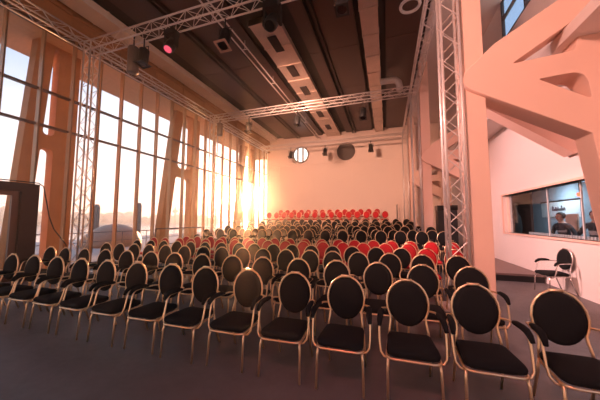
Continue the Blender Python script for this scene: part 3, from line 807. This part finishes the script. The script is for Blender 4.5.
lamp('stage_spot', 'SPOT', (-5.0, 5.9, 5.9), (3.67, 8.4, 1.9), energy=2200*PK, color=(1, .52, .48), spot_size=R(50), spot_blend=.9, shadow_soft_size=.25)
lamp('stage_spot', 'SPOT', (-1.0, -2.0, 6.3), (1.2, 1.8, 0), energy=260*PK, color=(1, .22, .2), spot_size=R(60), spot_blend=.9, shadow_soft_size=.2)
lamp('booth_panel_and_fill', 'AREA', (5.2, 8.9, 2.58), (5.2, 8.9, 0), energy=35, color=(.75, .88, 1), size=.9)

lamp('booth_panel_and_fill', 'AREA', (5.7, 12.6, 2.8), (6.3, 12.8, 0), energy=45, color=(.75, .88, 1), size=.9)  # added fill without a fixture, washes the booth back wall

# ------------------------------------------------------------------ sky
w = bpy.data.worlds.new('sky'); SC.world = w; w.use_nodes = True
nt = w.node_tree; bg = nt.nodes['Background']; L = nt.links.new
tc = nt.nodes.new('ShaderNodeTexCoord')
sep = nt.nodes.new('ShaderNodeSeparateXYZ'); L(tc.outputs['Generated'], sep.inputs[0])
dot = nt.nodes.new('ShaderNodeVectorMath'); dot.operation = 'DOT_PRODUCT'; dot.inputs[1].default_value = SUN; L(tc.outputs['Generated'], dot.inputs[0])
def math_(op, a, b=None):
    n = nt.nodes.new('ShaderNodeMath'); n.operation = op
    for i, s in enumerate((a, b)):
        if s is None: continue
        if isinstance(s, (int, float)): n.inputs[i].default_value = s
        else: L(s, n.inputs[i])
    return n.outputs[0]
cl = math_('MAXIMUM', dot.outputs['Value'], 0.0)
ramp = nt.nodes.new('ShaderNodeValToRGB'); L(sep.outputs['Z'], ramp.inputs[0])
e = ramp.color_ramp.elements
e[0].position = 0.0; e[0].color = (.95, .76, .66, 1); e[1].position = .75; e[1].color = (.22, .42, .72, 1)
n = e.new(.10); n.color = (.95, .82, .78, 1); n = e.new(.28); n.color = (.60, .70, .84, 1); n = e.new(.45); n.color = (.30, .48, .76, 1)
def glow(power, strength, col):
    f = math_('MULTIPLY', math_('POWER', cl, power), strength)
    m = nt.nodes.new('ShaderNodeVectorMath'); m.operation = 'SCALE'; m.inputs[0].default_value = col; L(f, m.inputs['Scale']); return m.outputs[0]
def add(a, b):
    m = nt.nodes.new('ShaderNodeVectorMath'); m.operation = 'ADD'; L(a, m.inputs[0]); L(b, m.inputs[1]); return m.outputs[0]
tot = add(ramp.outputs[0], glow(4, .5, (1, .72, .50)))
tot = add(tot, glow(40, 1.6, (1, .70, .45)))
tot = add(tot, glow(300, 14, (1, .78, .50)))
tot = add(tot, glow(6000, 60, (1, .85, .6)))
L(tot, bg.inputs['Color']); bg.inputs['Strength'].default_value = SKY

# haze in the hall: thin veil; strong forward scatter stands in for lens bloom
if HAZE > 0:
    hm = bpy.data.materials.new('hall_haze'); hm.use_nodes = True; nt = hm.node_tree
    nt.nodes.remove(nt.nodes['Principled BSDF'])
    vs = nt.nodes.new('ShaderNodeVolumeScatter'); vs.inputs['Color'].default_value = (1, .86, .74, 1); vs.inputs['Density'].default_value = HAZE; vs.inputs['Anisotropy'].default_value = .93
    nt.links.new(vs.outputs[0], nt.nodes['Material Output'].inputs['Volume'])
    b = B(); bx(b, (XL+.02, YF+.1, .012), (XR-.05, YB-.02, ZC-.02))
    o = obj('bloom_haze', b, hm); o['kind'] = 'stuff'; o['label'] = 'thin warm haze filling the hall, standing in for bloom around the sun'; o['category'] = 'haze'
    o.display_type = 'WIRE'

mm = bpy.data.materials.new('harbour_mist'); mm.use_nodes = True; nt = mm.node_tree
nt.nodes.remove(nt.nodes['Principled BSDF'])
vs = nt.nodes.new('ShaderNodeVolumeScatter'); vs.inputs['Color'].default_value = (1, .95, .9, 1); vs.inputs['Density'].default_value = .0022; vs.inputs['Anisotropy'].default_value = .35
nt.links.new(vs.outputs[0], nt.nodes['Material Output'].inputs['Volume'])
b = B(); bx(b, (-425, -150, -3.0), (-40, 425, 26))
o = obj('harbour_mist', b, mm); o['kind'] = 'stuff'; o['label'] = 'thin pale mist over the harbour water'; o['category'] = 'mist'; o.display_type = 'WIRE'

# ------------------------------------------------------------------ camera
cam = bpy.data.cameras.new('camera'); co = bpy.data.objects.new('camera', cam); C.objects.link(co)
cam.sensor_width = 36; cam.lens = 36*262/600; cam.clip_end = 2000; cam.clip_start = .05
co.location = (0, 0, 1.54); co.rotation_euler = (R(90+4.445), 0, R(18.376))
SC.camera = co
SC.view_settings.view_transform = 'Standard'; SC.view_settings.look = 'None'; SC.view_settings.gamma = 1; SC.view_settings.use_curve_mapping = False
SC.view_settings.exposure = EXPO
SC.cycles.use_denoising = True
SC.cycles.max_bounces = 8; SC.cycles.transparent_max_bounces = 24; SC.cycles.volume_bounces = 0
SC.cycles.sample_clamp_indirect = 6
